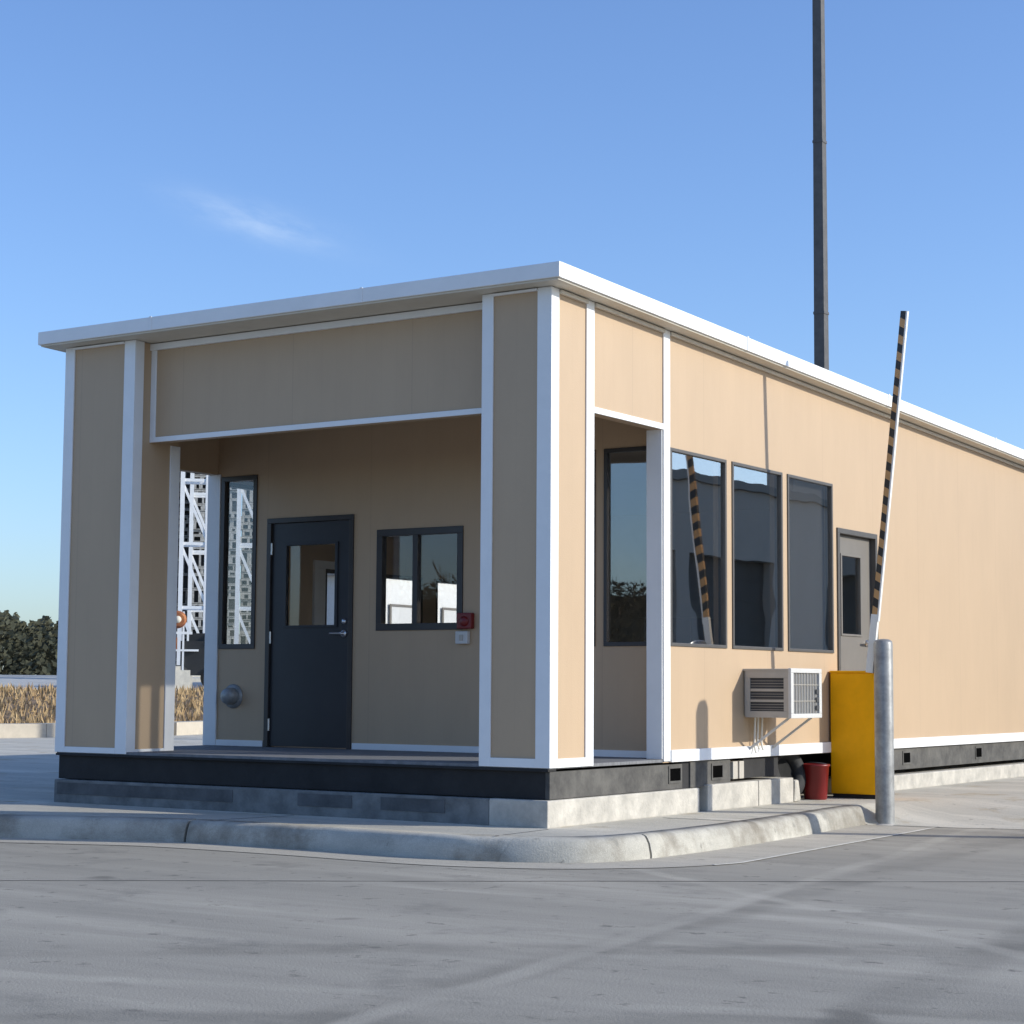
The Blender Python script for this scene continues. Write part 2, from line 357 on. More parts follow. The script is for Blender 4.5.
# yard that rises behind the building on the left (polar sheet about a point near the lane)
CX, CY = 7.4, -11.8
def rise(s):
    def sst(a, b, x): t = min(1, max(0, (x-a)/(b-a))); return t*t*(3-2*t)
    return -.45 + .85*sst(42.5, 56, s) + .56*sst(56, 82, s)
def polar(az, s, z): return (CX - math.sin(R(az))*s, CY + math.cos(R(az))*s, z)
mb = MB(); ss = [40,42.5,44,46,48,50,52,54,56,60,65,70,76,82,100,140,220,600]; azs = list(range(24, 84, 2))
mb.add([polar(a, s, rise(s) - (0.02 if s < 41 else 0)) for s in ss for a in azs], [(i*len(azs)+k, i*len(azs)+k+1, (i+1)*len(azs)+k+1, (i+1)*len(azs)+k) for i in range(len(ss)-1) for k in range(len(azs)-1)], True)
struct(mb.build('yard_ground', M['yard']))
mb = MB(); s2 = [43.2,44.5,46,48,50,52,54,56]; a2 = list(range(30, 62, 2))
mb.add([polar(a, s, rise(s)+.03) for s in s2 for a in a2], [(i*len(a2)+k, i*len(a2)+k+1, (i+1)*len(a2)+k+1, (i+1)*len(a2)+k) for i in range(len(s2)-1) for k in range(len(a2)-1)], True)
struct(mb.build('verge', M['soil']))
mb = MB()
for i in range(9000):
    a = random.uniform(36, 54); s = random.uniform(43.6, 55.6); x, y, z = polar(a, s, rise(s)+.02)
    h = random.uniform(.08, .26); t = random.uniform(0, 6.28); w = .03; dx, dy = math.cos(t)*w, math.sin(t)*w; lx, ly = random.uniform(-.1,.1), random.uniform(-.1,.1)
    mb.add([(x-dx,y-dy,z), (x+dx,y+dy,z), (x+lx,y+ly,z+h)], [(0,1,2)])
tag(mb.build('dry_grass', M['dry']), 'brown dry grass on the verge beyond the porch opening', 'grass', kind='stuff')
# pale kerb in front of the verge
mb = MB(); kk = [(Vector(polar(52, 36.5, 0))), Vector(polar(47, 38, 0)), Vector(polar(43.4, 39.5, 0)), Vector(polar(42, 41.5, 0)), Vector(polar(38, 45, 0)), Vector(polar(30, 47, 0))]
for a, b in zip(kk, kk[1:]): mb.bar((a.x,a.y,-.32), (b.x,b.y,-.32), .45, .30)
M['kerbpale'] = surf('far_kerb', (.50,.44,.35), rough=.9, var=.08)
struct(mb.build('far_kerb', M['kerbpale']))

# ------------------------------------------------------------------ the guard building
XL, D, H, TOP = -5.06, 1.892, 3.543, 3.55
bd = thing('guard_building', 'long low tan panel guard building with white trim, flat roof and open corner porch', 'building', (0,0,-.43))
def part(mb, name, mat, parent=bd, label=None):
    o = mb.build(name, mat, parent, slope=True)
    if label: o['label'] = label
    return o
def wall(axis, p0, p1, u0, u1, z0, z1, holes):
    """wall slab between p0 and p1 on the fixed axis, with rectangular holes (u0,u1,z0,z1)"""
    us = sorted({u0, u1, *[h[0] for h in holes], *[h[1] for h in holes]}); zs = sorted({z0, z1, *[h[2] for h in holes], *[h[3] for h in holes]})
    mb = MB(); P = (lambda p, u, z: (u, p, z)) if axis == 'y' else (lambda p, u, z: (p, u, z))
    def solid(i, k):
        if i < 0 or k < 0 or i >= len(us)-1 or k >= len(zs)-1: return False
        cu = (us[i]+us[i+1])/2; cz = (zs[k]+zs[k+1])/2
        return not any(h[0] < cu < h[1] and h[2] < cz < h[3] for h in holes)
    for i in range(len(us)-1):
        for k in range(len(zs)-1):
            if not solid(i, k): continue
            a, b, c, d = us[i], us[i+1], zs[k], zs[k+1]
            for p in (p0, p1): mb.add([P(p,a,c), P(p,b,c), P(p,b,d), P(p,a,d)], [(0,1,2,3)])
            for (di, dk), e in (((-1,0),((a,c),(a,d))), ((1,0),((b,c),(b,d))), ((0,-1),((a,c),(b,c))), ((0,1),((a,d),(b,d)))):
                if not solid(i+di, k+dk):
                    (ua,za),(ub,zb) = e; mb.add([P(p0,ua,za), P(p0,ub,zb), P(p1,ub,zb), P(p1,ua,za)], [(0,1,2,3)])
    me = MB(); idx = {}
    for f in mb.f:
        ids = []
        for i in f:
            key = tuple(round(c,5) for c in mb.v[i])
            if key not in idx: idx[key] = len(me.v); me.v.append(key)
            ids.append(idx[key])
        me.f.append(tuple(ids)); me.sm.append(False)
    return me
WZ0, WZ1 = .925, 2.545
RW = [(1.836,2.846,WZ0,WZ1), (2.961,3.971,WZ0,WZ1), (4.085,5.095,WZ0,WZ1)]
RD = (5.196,6.181,.0,2.133)
ACH = (3.22,3.72,.38,.72)
part(wall('x', 0, -.12, 1.718, 14, -.015, TOP, RW + [RD, ACH]), 'right_wall', M['tan'])
WA = (-4.905,-4.459,.928,2.573); DB = (-4.321,-3.293,-.0,2.145); WB = (-3.026,-2.082,1.082,1.99); WC2 = (-1.76,-.735,.927,2.577); WC = (-.649,-.194,.927,2.577)
part(wall('y', D, D+.04, XL+.062, -.122, .014, 3.10, [WA, DB, WB, WC2, WC]), 'porch_wall', M['tan'])
LW = [(2.02,2.98,.93,2.55), (3.60,4.10,.95,1.79), (4.25,5.33,.95,1.79), (5.58,6.9,.95,1.79)]
part(wall('x', XL, XL+.06, 1.895, 14, -.015, TOP, LW), 'left_wall', M['tan'])
part(wall('y', 13.9, 14, XL+.06, -.12, -.015, TOP, []), 'rear_wall', M['tan'])
part(B(XL+.11, -.12, 8.6, 8.7, .014, 2.70), 'partition', M['inner'])
part(B(XL+.112, -.122, D+.1, 8.6, 2.705, 2.74), 'room_ceiling', M['inner'])
part(B(XL+.112, -.122, D+.1, 8.6, .0, .013), 'room_floor', M['deck'])
part(B(XL+.101, -.101, .301, D-.001, 3.06, 3.09), 'porch_ceiling', M['ceil'])
part(B(XL-.0, 0, .0, D, -.012, .013, bev=.003), 'porch_deck', M['deck'])
# corner columns
part(B(-.596, 0, 0, .5985, .0135, TOP), 'column', M['tan'], label='tan corner column nearest the road')
part(B(XL, -4.236, 0, .574, .0135, TOP), 'column', M['tan'], label='tan column at the left end of the porch')
part(B(-4.2362, -.5962, .21, .30, 2.68, TOP), 'porch_header', M['tan'])
part(B(-.10, 0, .5987, 1.7178, 2.68, TOP), 'side_header', M['tan'])
part(B(XL, XL+.10, .5742, 1.8948, 2.60, TOP), 'side_header', M['tan'])
# trim boards, 12 mm proud
T = .013
def Lx(x0, x1, y0, y1, z0, z1, name='corner_trim'): part(B(x0, x1, y0, y1, z0, z1, bev=.003), name, M['white'])
for (x, s) in ((0, -1),):
    mb = B(-.112, T, -T, 0, -.004, TOP, bev=.003); mb.box(0, T, .0002, .098, -.004, TOP, bev=.003); part(mb, 'corner_trim', M['white'])
mb = B(-.596-T, -.508, -T, 0, -.004, TOP, bev=.003); mb.box(-.596-T, -.596, .0002, .20, -.004, 2.68, bev=.003); part(mb, 'corner_trim', M['white'])
mb = B(0, T, .497, .5985+T, -.004, TOP, bev=.003); mb.box(-.09, -.0005, .5987, .5985+T, .014, 2.68, bev=.003); part(mb, 'corner_trim', M['white'])
part(B(-.5078, -.1122, -T, 0, -.004, .062, bev=.003), 'base_trim', M['white'])
part(B(0, T, .0985, .4965, -.004, .062, bev=.003), 'base_trim', M['white'])
mb = B(-4.352, -4.236+T, -T, 0, -.004, TOP, bev=.003); mb.box(-4.236, -4.236+T, .0002, .098, -.004, TOP, bev=.003); part(mb, 'corner_trim', M['white'])
mb = B(-4.236, -4.236+T, .455, .574, -.004, 2.68, bev=.003); mb.box(-4.33, -4.2362, .5742, .5742+T, .014, 2.68, bev=.003); part(mb, 'corner_trim', M['white'])
mb = B(XL-T, XL+.10, -T, 0, -.004, TOP, bev=.003); mb.box(XL-T, XL, .0002, .098, -.004, TOP, bev=.003); part(mb, 'corner_trim', M['white'])
part(B(XL+.1002, -4.3522, -T, 0, -.004, .045, bev=.003), 'base_trim', M['white'])
part(B(-4.236, -4.236+T, .0985, .4548, -.004, .035, bev=.003), 'base_trim', M['white'])
# left wall end post and right wall end post
mb = B(XL-T, XL+.145, D-.018, D-.0005, .014, 2.60, bev=.003); part(mb, 'end_post', M['white'])
mb = B(0, T, 1.718, 1.826, -.004, TOP, bev=.003); mb.box(-.13, -.0004, 1.718-T, 1.7178, .014, 2.68, bev=.003); mb.box(-.13-T, -.1302, 1.718-T, 1.888, .014, 2.68, bev=.003); part(mb, 'end_post', M['white'])
# header trim
part(B(-4.175, -.596, .21-T, .2098, 2.678, 2.722, bev=.003), 'header_trim', M['white'])
part(B(-4.2355, -4.1752, .21-T, .2098, 2.678, 3.49, bev=.003), 'header_trim', M['white'])
part(B(-4.2355, -.5965, .21-T-.02, .2098, 3.49, 3.545, bev=.003), 'header_trim', M['white'])
part(B(0, T, .6122, 1.7178, 2.678, 2.726, bev=.003), 'header_trim', M['white'])
# base boards
part(B(0, T+.012, 1.8262, 5.19, -.012, .085, bev=.004), 'base_trim', M['white'])
part(B(0, T+.012, 6.186, 14, -.012, .085, bev=.004), 'base_trim', M['white'])
for a, b in ((XL+.147, -4.335), (-3.28, -.145)): part(B(a, b, D-T, D, .014, .07, bev=.003), 'base_trim', M['white'])
# slim wall-top beads
part(B(-.508, -.1122, -.03, -.0005, 3.527, 3.545, bev=.003), 'top_bead', M['white'])
part(B(XL+.1, -4.3522, -.03, -.0005, 3.527, 3.545, bev=.003), 'top_bead', M['white'])
part(B(.0005, .03, .10, .495, 3.515, 3.545, bev=.003), 'top_bead', M['soffit'])
part(B(.0005, .03, .615, 1.717, 3.515, 3.545, bev=.003), 'top_bead', M['soffit'])
part(B(.0005, .03, 1.828, 14, 3.515, 3.545, bev=.003), 'top_bead', M['soffit'])
# roof
O = .185
part(B(XL-O+.02, O-.02, -O+.02, 14+O-.02, 3.60, 3.668), 'roof', M['roof'])
mb = MB()
mb.box(XL-O, O, -O, -O+.02, 3.568, 3.682, bev=.004); mb.box(XL-O, O, 14+O-.02, 14+O, 3.568, 3.682, bev=.004)
mb.box(XL-O, XL-O+.02, -O+.0203, 14+O-.0203, 3.568, 3.682)
part(mb, 'fascia', M['white'])
mb = MB(); mb.box(O-.02, O, -O+.0203, 14+O-.0203, 3.568, 3.682)
part(mb, 'fascia', M['white'])
mb = MB(); mb.box(XL-O+.021, O-.021, -O+.021, 14+O-.021, 3.5535, 3.59); part(mb, 'soffit', M['soffit'])
for y in (2.9, 6.1, 9.3): part(B(O, O+.006, y, y+.03, 3.566, 3.690), 'fascia_joint', M['white'])

for x_ in (-1.65, -3.9): part(B(x_, x_+.025, -O-.005, -O, 3.5665, 3.686), 'fascia_joint', M['white'])
# windows
def window(axis, face, sgn, h, fw, fmat, gmat, inset=.02, proud=.012, mull=(), label=None, depth=.06):
    """face = outer wall plane, sgn = direction towards outside"""
    u0, u1, z0, z1 = h
    def bx(a, b, c, d, o0, o1):
        p, q = face + sgn*o0, face + sgn*o1
        return (p, q, a, b, c, d) if axis == 'x' else (a, b, p, q, c, d)
    mb = MB(); e = .0015
    for a, b, c, d in ((u0-e, u0+fw, z0+fw, z1-fw), (u1-fw, u1+e, z0+fw, z1-fw), (u0-e, u1+e, z0-e, z0+fw), (u0-e, u1+e, z1-fw, z1+e)):
        mb.box(*bx(a, b, c, d, -depth, proud), bev=.003)
    for m in mull: mb.box(*bx(m-.028, m+.028, z0+fw, z1-fw, -depth+.01, proud-.004), bev=.003)
    f = part(mb, 'window', fmat); 
    if label: f['label'] = label
    g = MB(); g.box(*bx(u0+fw, u1-fw, z0+fw, z1-fw, -inset-.006, -inset)); part(g, 'pane', gmat, f)
    return f
for k, h in enumerate(RW): window('x', 0, 1, h, .026, M['greyframe'], M['g_mirror'], inset=.012, label=['tall mirrored side window nearest the porch','middle tall side window of three','third tall side window, nearest the grey door'][k])
window('y', D, -1, WA, .045, M['bronze'], M['g_clear'], label='narrow dark framed window left of the porch door')
window('y', D, -1, WB, .06, M['bronze'], M['g_clear'], mull=(-2.60,), label='black sliding window right of the porch door')
window('y', D, -1, WC2, .04, M['bronze'], M['g_tint'], depth=.03)
window('y', D, -1, WC, .032, M['bronze'], M['g_tint'], depth=.03, label='tall dark framed window seen through the side opening')
for h in LW: window('x', XL, -1, h, .04, M['bronze'], M['g_clear'])
mb = MB()
for a in (3.40, 4.12): mb.box(XL+.0602, XL+.085, a, a+.18, .9, 1.79)
mb.box(XL+.0602, XL+.085, 3.40, 4.30, 1.792, 1.87); part(mb, 'inner_casing', M['white'])

M['mesh'] = surf('roller_blind', (.10,.095,.088), rough=.9, var=.06, scale=300)
part(B(-.080, -.077, 4.10, 5.08, .93, 2.54), 'roller_blind', M['mesh'])
# porch door
mb = MB(); x0, x1 = DB[0], DB[1]
mb.box(x0, x0+.05, D-.016, D+.09, .014, 2.10, bev=.003); mb.box(x1-.05, x1, D-.016, D+.09, .014, 2.10, bev=.003); mb.box(x0, x1, D-.016, D+.09, 2.1003, 2.147, bev=.003)
part(mb, 'door_frame', M['bronze'])
GX0, GX1, GZ0, GZ1 = -4.10, -3.50, 1.14, 1.885
dr = part(wall('y', D+.008, D+.05, x0+.053, x1-.053, .022, 2.095, [(GX0,GX1,GZ0,GZ1)]), 'door', M['blackdoor'])
mb = MB()
for a, b, c, d in ((GX0-.02,GX0+.012,GZ0,GZ1),(GX1-.012,GX1+.02,GZ0,GZ1),(GX0-.02,GX1+.02,GZ0-.02,GZ0),(GX0-.02,GX1+.02,GZ1,GZ1+.02)): mb.box(a, b, D-.003, D+.0075, c, d, bev=.002)
part(mb, 'glazing_bead', M['blackdoor'], dr)
part(B(GX0+.0005, GX1-.0005, D+.026, D+.032, GZ0+.0005, GZ1-.0005), 'pane', M['g_clear'], dr)
mb = MB(); mb.lathe((-3.40, D+.008, 1.06), [(.034,0),(.034,.010),(.026,.016),(.013,.02),(.013,.055),(.0,.056)], axis=(0,-1,0)); mb.tube((-3.40, D-.038, 1.06), (-3.53, D-.042, 1.062), .011, .009)
part(mb, 'handle', M['chrome'], dr); part(MB().lathe((-3.40, D+.008, 1.17), [(.024,0),(.024,.012),(.0,.014)], axis=(0,-1,0)), 'deadbolt', M['chrome'], dr)
for z in (1.86, 1.03, .22): part(MB().tube((x0+.052, D-.004, z-.055), (x0+.052, D-.004, z+.055), .011), 'hinge', M['chrome'], dr)
# side door
y0, y1 = RD[0], RD[1]
mb = MB(); mb.box(-.11, .016, y0, y0+.05, .0, 2.085, bev=.003); mb.box(-.11, .016, y1-.05, y1, .0, 2.085, bev=.003); mb.box(-.11, .016, y0, y1, 2.0853, 2.135, bev=.003)
part(mb, 'door_frame', M['greyframe'])
sd = part(wall('x', -.085, -.045, y0+.053, y1-.053, .01, 2.08, [(5.40,5.87,1.12,1.88)]), 'door', M['greydoor'])
part(B(-.068, -.062, 5.4005, 5.8695, 1.1205, 1.8795), 'pane', M['g_tint'], sd)
mb = MB()
for a, b, c, d in ((5.38,5.41,1.12,1.88),(5.86,5.89,1.12,1.88),(5.38,5.89,1.10,1.12),(5.38,5.89,1.88,1.90)): mb.box(-.0445, -.034, a, b, c, d, bev=.002)
part(mb, 'glazing_bead', M['greydoor'], sd)
mb = MB(); mb.lathe((-.045, 6.02, 1.04), [(.034,0),(.034,.010),(.014,.02),(.014,.06),(.0,.061)], axis=(1,0,0)); mb.tube((.005,6.02,1.04),(.012,5.88,1.045),.013,.011); part(mb, 'handle', M['chrome'], sd)
# perimeter beams and footings
part(B(XL+.01, -.045, .02, .14, -.232, -.0135, bev=.004), 'rim_beam', M['skirt'], label='black rim beam under the porch')
part(B(XL-.0, 0, -.012, .10, -.0125-.018, -.0125, bev=.002), 'deck_edge', M['skirt'])
part(B(-.0445, -.006, .02, 2.06, -.232, -.032, bev=.004), 'rim_beam', M['beam'])
part(B(-.09, -.02, 2.07, 2.20, -.232, -.013), 'beam_splice', M['skirt'])
part(B(-.0445, -.006, 2.20, 2.93, -.232, -.013, bev=.004), 'rim_beam', M['beam'])
part(B(-.0445, -.006, 5.15, 14, -.232, -.013, bev=.004), 'rim_beam', M['beam'])
part(B(XL+.01, XL+.05, .15, 14, -.232, -.013), 'rim_beam', M['skirt'])
part(B(-1.2, -1.1, .4, 13.8, -.43, -.013), 'inner_beam', M['skirt'])  # added dark board, hides the sunlit ground seen beneath the building
for y in (1.93, 2.68, 6.94, 9.1): 
    part(B(-.008, -.004, y-.09, y+.09, -.165, -.065), 'fork_pocket', M['hole'])  # black plate painted in for the shade inside the beam pocket
    mb = MB()
    for a in (-.11, .09): mb.box(-.0055, .001, y+a, y+a+.02, -.185, -.045)
    mb.box(-.0055, .001, y-.09, y+.09, -.185, -.165); mb.box(-.0055, .001, y-.09, y+.09, -.065, -.045); part(mb, 'pocket_rim', M['beam'])
for y in (2.97, 3.09): part(B(-.10, .0, y, y+.09, -.19, -.04, bev=.006), 'junction_box', M['acgrey'])
def footing(*a): part(B(*a, bev=.012), 'footing', M['block'])
footing(-.5, .012, -.035, 2.33, -.44, -.236)
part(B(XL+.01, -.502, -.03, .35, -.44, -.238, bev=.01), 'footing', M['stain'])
for a_, b_ in ((XL+.05, -3.0), (-2.32, -1.78), (-1.5, -.9)): part(B(a_, b_, -.035, -.0295, -.36, -.262, bev=.003), 'form_mark', M['stain2'])  # darker panels laid on the footing face where it has insets
part(B(-.045, -.02, 3.2, 3.9, -.19, -.02), 'inner_beam', M['skirt'])
footing(-.45, .03, 2.44, 3.40, -.44, -.215)
footing(-.45, .03, 3.41, 4.12, -.44, -.215)
footing(-.45, .02, 5.5, 14, -.44, -.28)
footing(XL, XL+.4, .5, 14, -.44, -.24)

# room furniture seen dimly through the glass
dk = thing('counter_desk', 'dark counter inside the booth behind the side windows', 'desk', (-.5, 4.4, .013))
mb = B(-.82, -.16, 3.0, 6.0, .74, .78, bev=.005); mb.build('desk_top', M['bronze'], dk)
for y in (3.02, 5.94): B(-.8, -.2, y, y+.04, .013, .739).build('desk_side', M['greydoor'], dk)
cb = thing('filing_cabinet', 'grey steel filing cabinet inside the booth near the porch door', 'cabinet', (-2.5, 4.9, .013))
B(-2.9, -2.3, 6.6, 7.2, .013, 1.35, bev=.008).build('carcass', M['greydoor'], cb)
for k in range(4):
    d_ = B(-2.88, -2.32, 6.58, 6.5995, .04+k*.325, .345+k*.325, bev=.004).build('drawer', M['greydoor'], cb)
    MB().tube((-2.67,6.565,.25+k*.325), (-2.53,6.565,.25+k*.325), .008).build('handle', M['chrome'], d_)

# ------------------------------------------------------------------ air conditioner
ac = thing('air_conditioner', 'boxy grey through-wall air conditioner with louvred side under the middle window', 'air conditioner', (.2, 3.47, .33))
ax0, ax1, ay0, ay1, az0, az1 = -.05, .43, 3.16, 3.79, .335, .755
mb = MB(); mb.box(ax0, ax1, ay0+.03, ay1-.03, az0+.01, az1-.02, bev=.006); mb.box(ax0+.0, ax1, ay0+.002, ay1-.002, az1-.0198, az1, bev=.004)
mb.box(.02, ax1-.0, ay0+.006, ay0+.0298, az0, az0+.055, bev=.003); mb.box(.02, ax1, ay0+.006, ay0+.0298, az1-.08, az1-.0205, bev=.003)
for x in (.02, .385): mb.box(x, x+.045, ay0+.006, ay0+.0298, az0+.0553, az1-.0805)
mb.build('casing', M['acgrey'], ac)
mb = B(.066, .384, ay0+.018, ay0+.0295, az0+.0556, az1-.0808); mb.build('louvre_recess', M['acdark'], ac)
mb = MB()
for k in range(2):
    z = az0+.135+k*.092
    mb.box(.066, .384, ay0+.008, ay0+.0175, z, z+.018)
for k in range(12):
    z = az0+.066+k*.0225
    mb.box(.0665, .3835, ay0+.0125, ay0+.0176, z, z+.003)
mb.build('louvre', M['acgrey'], ac)
mb = MB()
for a, b, c, d in ((ay0-.004, ay1+.004, az1-.035, az1+.004), (ay0-.004, ay1+.004, az0-.004, az0+.035), (ay0-.004, ay0+.05, az0+.0352, az1-.0352), (ay1-.05, ay1+.004, az0+.0352, az1-.0352)):
    mb.box(ax1+.0003, ax1+.03, a, b, c, d, bev=.005)
mb.build('front_frame', M['acwhite'], ac)
B(ax1+.0004, ax1+.012, ay0+.0502, ay1-.0502, az0+.0354, az1-.0354).build('coil', M['coil'], ac)
mb = MB()
for k in range(9): y = ay0+.06+k*.058; mb.box(ax1+.0124, ax1+.018, y, y+.006, az0+.036, az1-.036)
for k in range(2): z = az0+.14+k*.14; mb.box(ax1+.0184, ax1+.022, ay0+.052, ay1-.052, z, z+.006)
mb.build('grille', M['acgrey'], ac)
for z in (.40, .47, .54): B(ax1+.0224, ax1+.03, ay1-.11, ay1-.055, z, z+.04, bev=.003).build('badge_plate', M['acdark'], ac)
for y in (3.24, 3.70): MB().bar((.40, y, .334), (.02, y, .06), .012, .02).build('bracket', M['acwhite'], ac)
for y, z in ((3.30,.03), (3.36,.06), (3.44,.05)):
    MB().tube((.05, y, .335), (.035, y+.01, z+.06), .009).tube((.035, y+.01, z+.06), (.06, y-.01, z), .009).build('drain_pipe', M['pvc'], ac)

# ------------------------------------------------------------------ small wall fittings
fa = thing('fire_alarm', 'small red alarm sounder box at the lower right corner of the sliding window', 'alarm', (-2.03, D, 1.08))
B(-2.11, -1.955, D-.055, D-.0005, 1.085, 1.225, bev=.01).build('housing', M['red'], fa)
MB().lathe((-2.03, D-.055, 1.15), [(.045,0),(.045,.006),(.03,.014),(0,.02)], axis=(0,-1,0)).build('sounder', M['red'], fa)
ib = thing('call_box', 'small white push button box under the red alarm', 'switch', (-2.07, D, .95))
B(-2.13, -2.0, D-.045, D-.0005, .955, 1.065, bev=.008).build('housing', M['acwhite'], ib)
B(-2.085, -2.045, D-.053, D-.0455, .985, 1.035, bev=.003).build('button', M['acgrey'], ib)
vh = thing('vent_hood', 'round dark metal vent hood low on the porch wall left of the door', 'vent', (-4.71, D, .48))
MB().lathe((-4.71, D-.0005, .48), [(.115,0),(.115,.01),(.085,.02)], axis=(0,-1,0)).build('flange', M['galv'], vh)
MB().lathe((-4.71, D-.02, .48), [(.08,0),(.082,.05),(.07,.085),(.04,.10),(0,.105)], axis=(0,-1,0)).build('hood', M['galv'], vh)

# ------------------------------------------------------------------ barrier, bollard, bucket, tyre
t = thing('barrier_gate', 'yellow barrier cabinet with raised striped arm beside the galvanised bollard', 'barrier', (.25, 4.97, -.434))
x, y, z = .25, 4.97, -.434
B(x-.23, x+.23, y, y+.36, z+.04, z+1.17, bev=.012).build('cabinet', M['yellow'], t)
B(x-.215, x+.215, y+.015, y+.345, z, z+.0398).build('plinth', M['skirt'], t)
B(x-.235, x+.24, y-.006, y+.37, z+1.1703, z+1.19, bev=.006).build('lid', M['yellow'], t)
dd = B(x+.2303, x+.238, y+.03, y+.33, z+.10, z+1.10, bev=.003).build('access_door', M['yellow'], t)
MB().tube((x+.2383,y+.06,z+.62), (x+.25,y+.06,z+.62), .014).build('lock', M['chrome'], dd)
a = Vector((.79, 4.13, .89)); b = Vector((1.134, 4.13, 3.95)); d = (b-a).normalized(); L = (b-a).length
MB().tube((.42,5.07,.765), (.42,5.07,.80), .05, n=20).tube((.42,5.07,.80), a + Vector((0,.05,-.02)), .032).tube(a + Vector((0,.09,-.02)), a + Vector((0,.02,-.02)), .055, n=20).build('pivot_shaft', M['galv'], t)
MB().bar(a - d*.16, a + d*.36, .04, .065, up=(1,0,0)).build('arm_root', M['armwhite'], t)
m, n, l, p = nodes('striped_arm'); tc = n.new('ShaderNodeTexCoord'); dp_ = n.new('ShaderNodeVectorMath'); dp_.operation = 'DOT_PRODUCT'
side2 = (Vector((1,0,0)) - d*d.x).normalized(); l.new(tc.outputs['Object'], dp_.inputs[0]); dp_.inputs[1].default_value = (d + side2*.45)/.152
fr = n.new('ShaderNodeMath'); fr.operation = 'FRACT'; l.new(dp_.outputs['Value'], fr.inputs[0])
gt = n.new('ShaderNodeMath'); gt.operation = 'GREATER_THAN'; gt.inputs[1].default_value = .5; l.new(fr.outputs[0], gt.inputs[0])
mx = n.new('ShaderNodeMix'); mx.data_type = 'RGBA'; l.new(gt.outputs[0], mx.inputs[0]); mx.inputs[6].default_value = (.018,.018,.018,1); mx.inputs[7].default_value = (.50,.28,.11,1)
l.new(mx.outputs[2], p.inputs['Base Color']); p.inputs['Roughness'].default_value = .45
arm = MB().bar(a + d*.3, b, .035, .05, up=(1,0,0)).build('arm', m, t)
o_ = side2*.033; MB().bar(a + d*.3 + o_, b + o_, .037, .014, up=(1,0,0)).build('edge_strip', M['armwhite'], arm)
bo = thing('bollard', 'tall round galvanised steel bollard at the kerb beside the yellow cabinet', 'bollard', (.90, 4.13, -.6), 'steel posts by the lane')
MB().lathe((.90,4.13,-.6), [(.083,0),(.083,1.585),(.076,1.61),(.05,1.625),(0,1.63)], n=32).build('post', M['galv'], bo)
MB().lathe((.90,4.13,-.6), [(.13,0),(.125,.008),(.09,.012)], n=32).build('ground_collar', M['block'], bo)
b2 = thing('bollard', 'round steel post across the lane that throws a shadow under the first side window', 'bollard', (2.8, 3.63, -.6), 'steel posts by the lane')
MB().lathe((2.8,3.63,-.6), [(.10,0),(.10,2.28),(.07,2.34),(0,2.36)], n=32).build('post', M['galv'], b2)
bk = thing('bucket', 'dark red plastic bucket under the wall edge behind the yellow cabinet', 'bucket', (-.11, 4.98, -.434))
MB().lathe((.02,4.62,-.434), [(.10,0),(.105,.01),(.125,.30),(.135,.305),(.135,.325),(.12,.325),(.095,.02),(0,.02)], n=28).build('pail', M['red'], bk)
pts = [Vector((-.11 + .13*math.cos(t), 4.98 - .10*math.sin(t)*1.2, -.434+.30 + .03*math.sin(t))) for t in [k*math.pi/12 for k in range(13)]]
hv = []; hn = 6
for q_ in pts: hv += [q_ + Vector((0, math.cos(k*math.pi/3), math.sin(k*math.pi/3)))*.005 for k in range(hn)]
mb = MB().add(hv, [(i*hn+k, i*hn+(k+1)%hn, (i+1)*hn+(k+1)%hn, (i+1)*hn+k) for i in range(len(pts)-1) for k in range(hn)], True)
mb.build('handle', M['galv'], bk)
ty = thing('tyre', 'old black tyre lying against the open gap under the building', 'tyre', (-.18, 4.32, -.434))
prof_t = [(.19 + .075*math.cos(t)*1.0, .07*math.sin(t)) for t in [k*2*math.pi/14 for k in range(15)]]
MB().lathe((-.16,4.33,-.17), prof_t, axis=(.93,-.25,.28), n=32).build('tread', M['rubber'], ty)
sb = thing('rubble_block', 'broken pale concrete block beside the footing next to the tyre', 'concrete block', (.02, 4.2, -.434))
mb = B(-.05, .035, 4.14, 4.26, -.434, -.24, bev=.02); mb.build('block', M['block'], sb)
for v in sb.children[0].data.vertices: v.co += Vector((mn.noise(v.co*9), mn.noise(v.co*9+Vector((5,0,0))), 0))*.02

# ------------------------------------------------------------------ tall pole behind the roof
pl = thing('utility_pole', 'very tall dark pole rising behind the flat roof on the right', 'pole', (-6.68, 20, -.434))
MB().add([(-6.70+sx*r_, 20+sy*r_, z_) for z_, r_ in ((-.434,.118),(19,.07)) for sx, sy in ((-1,-1),(1,-1),(1,1),(-1,1))], [(3,2,1,0),(4,5,6,7),(0,1,5,4),(1,2,6,5),(2,3,7,6),(3,0,4,7)]).build('shaft', M['pole'], pl)
MB().lathe((-6.68,20,-.434), [(.24,0),(.24,.04),(.16,.06)], n=20).build('base_plate', M['galv'], pl)
for z_ in (4.2, 7.4, 10.6): r_ = .127 - .0025*z_; B(-6.70-r_, -6.70+r_, 20-r_, 20+r_, z_, z_+.05).build('band', M['pole'], pl)
MB().tube((-6.68,20,18.9), (-6.0,19.6,19.3), .05).build('bracket_arm', M['pole'], pl)

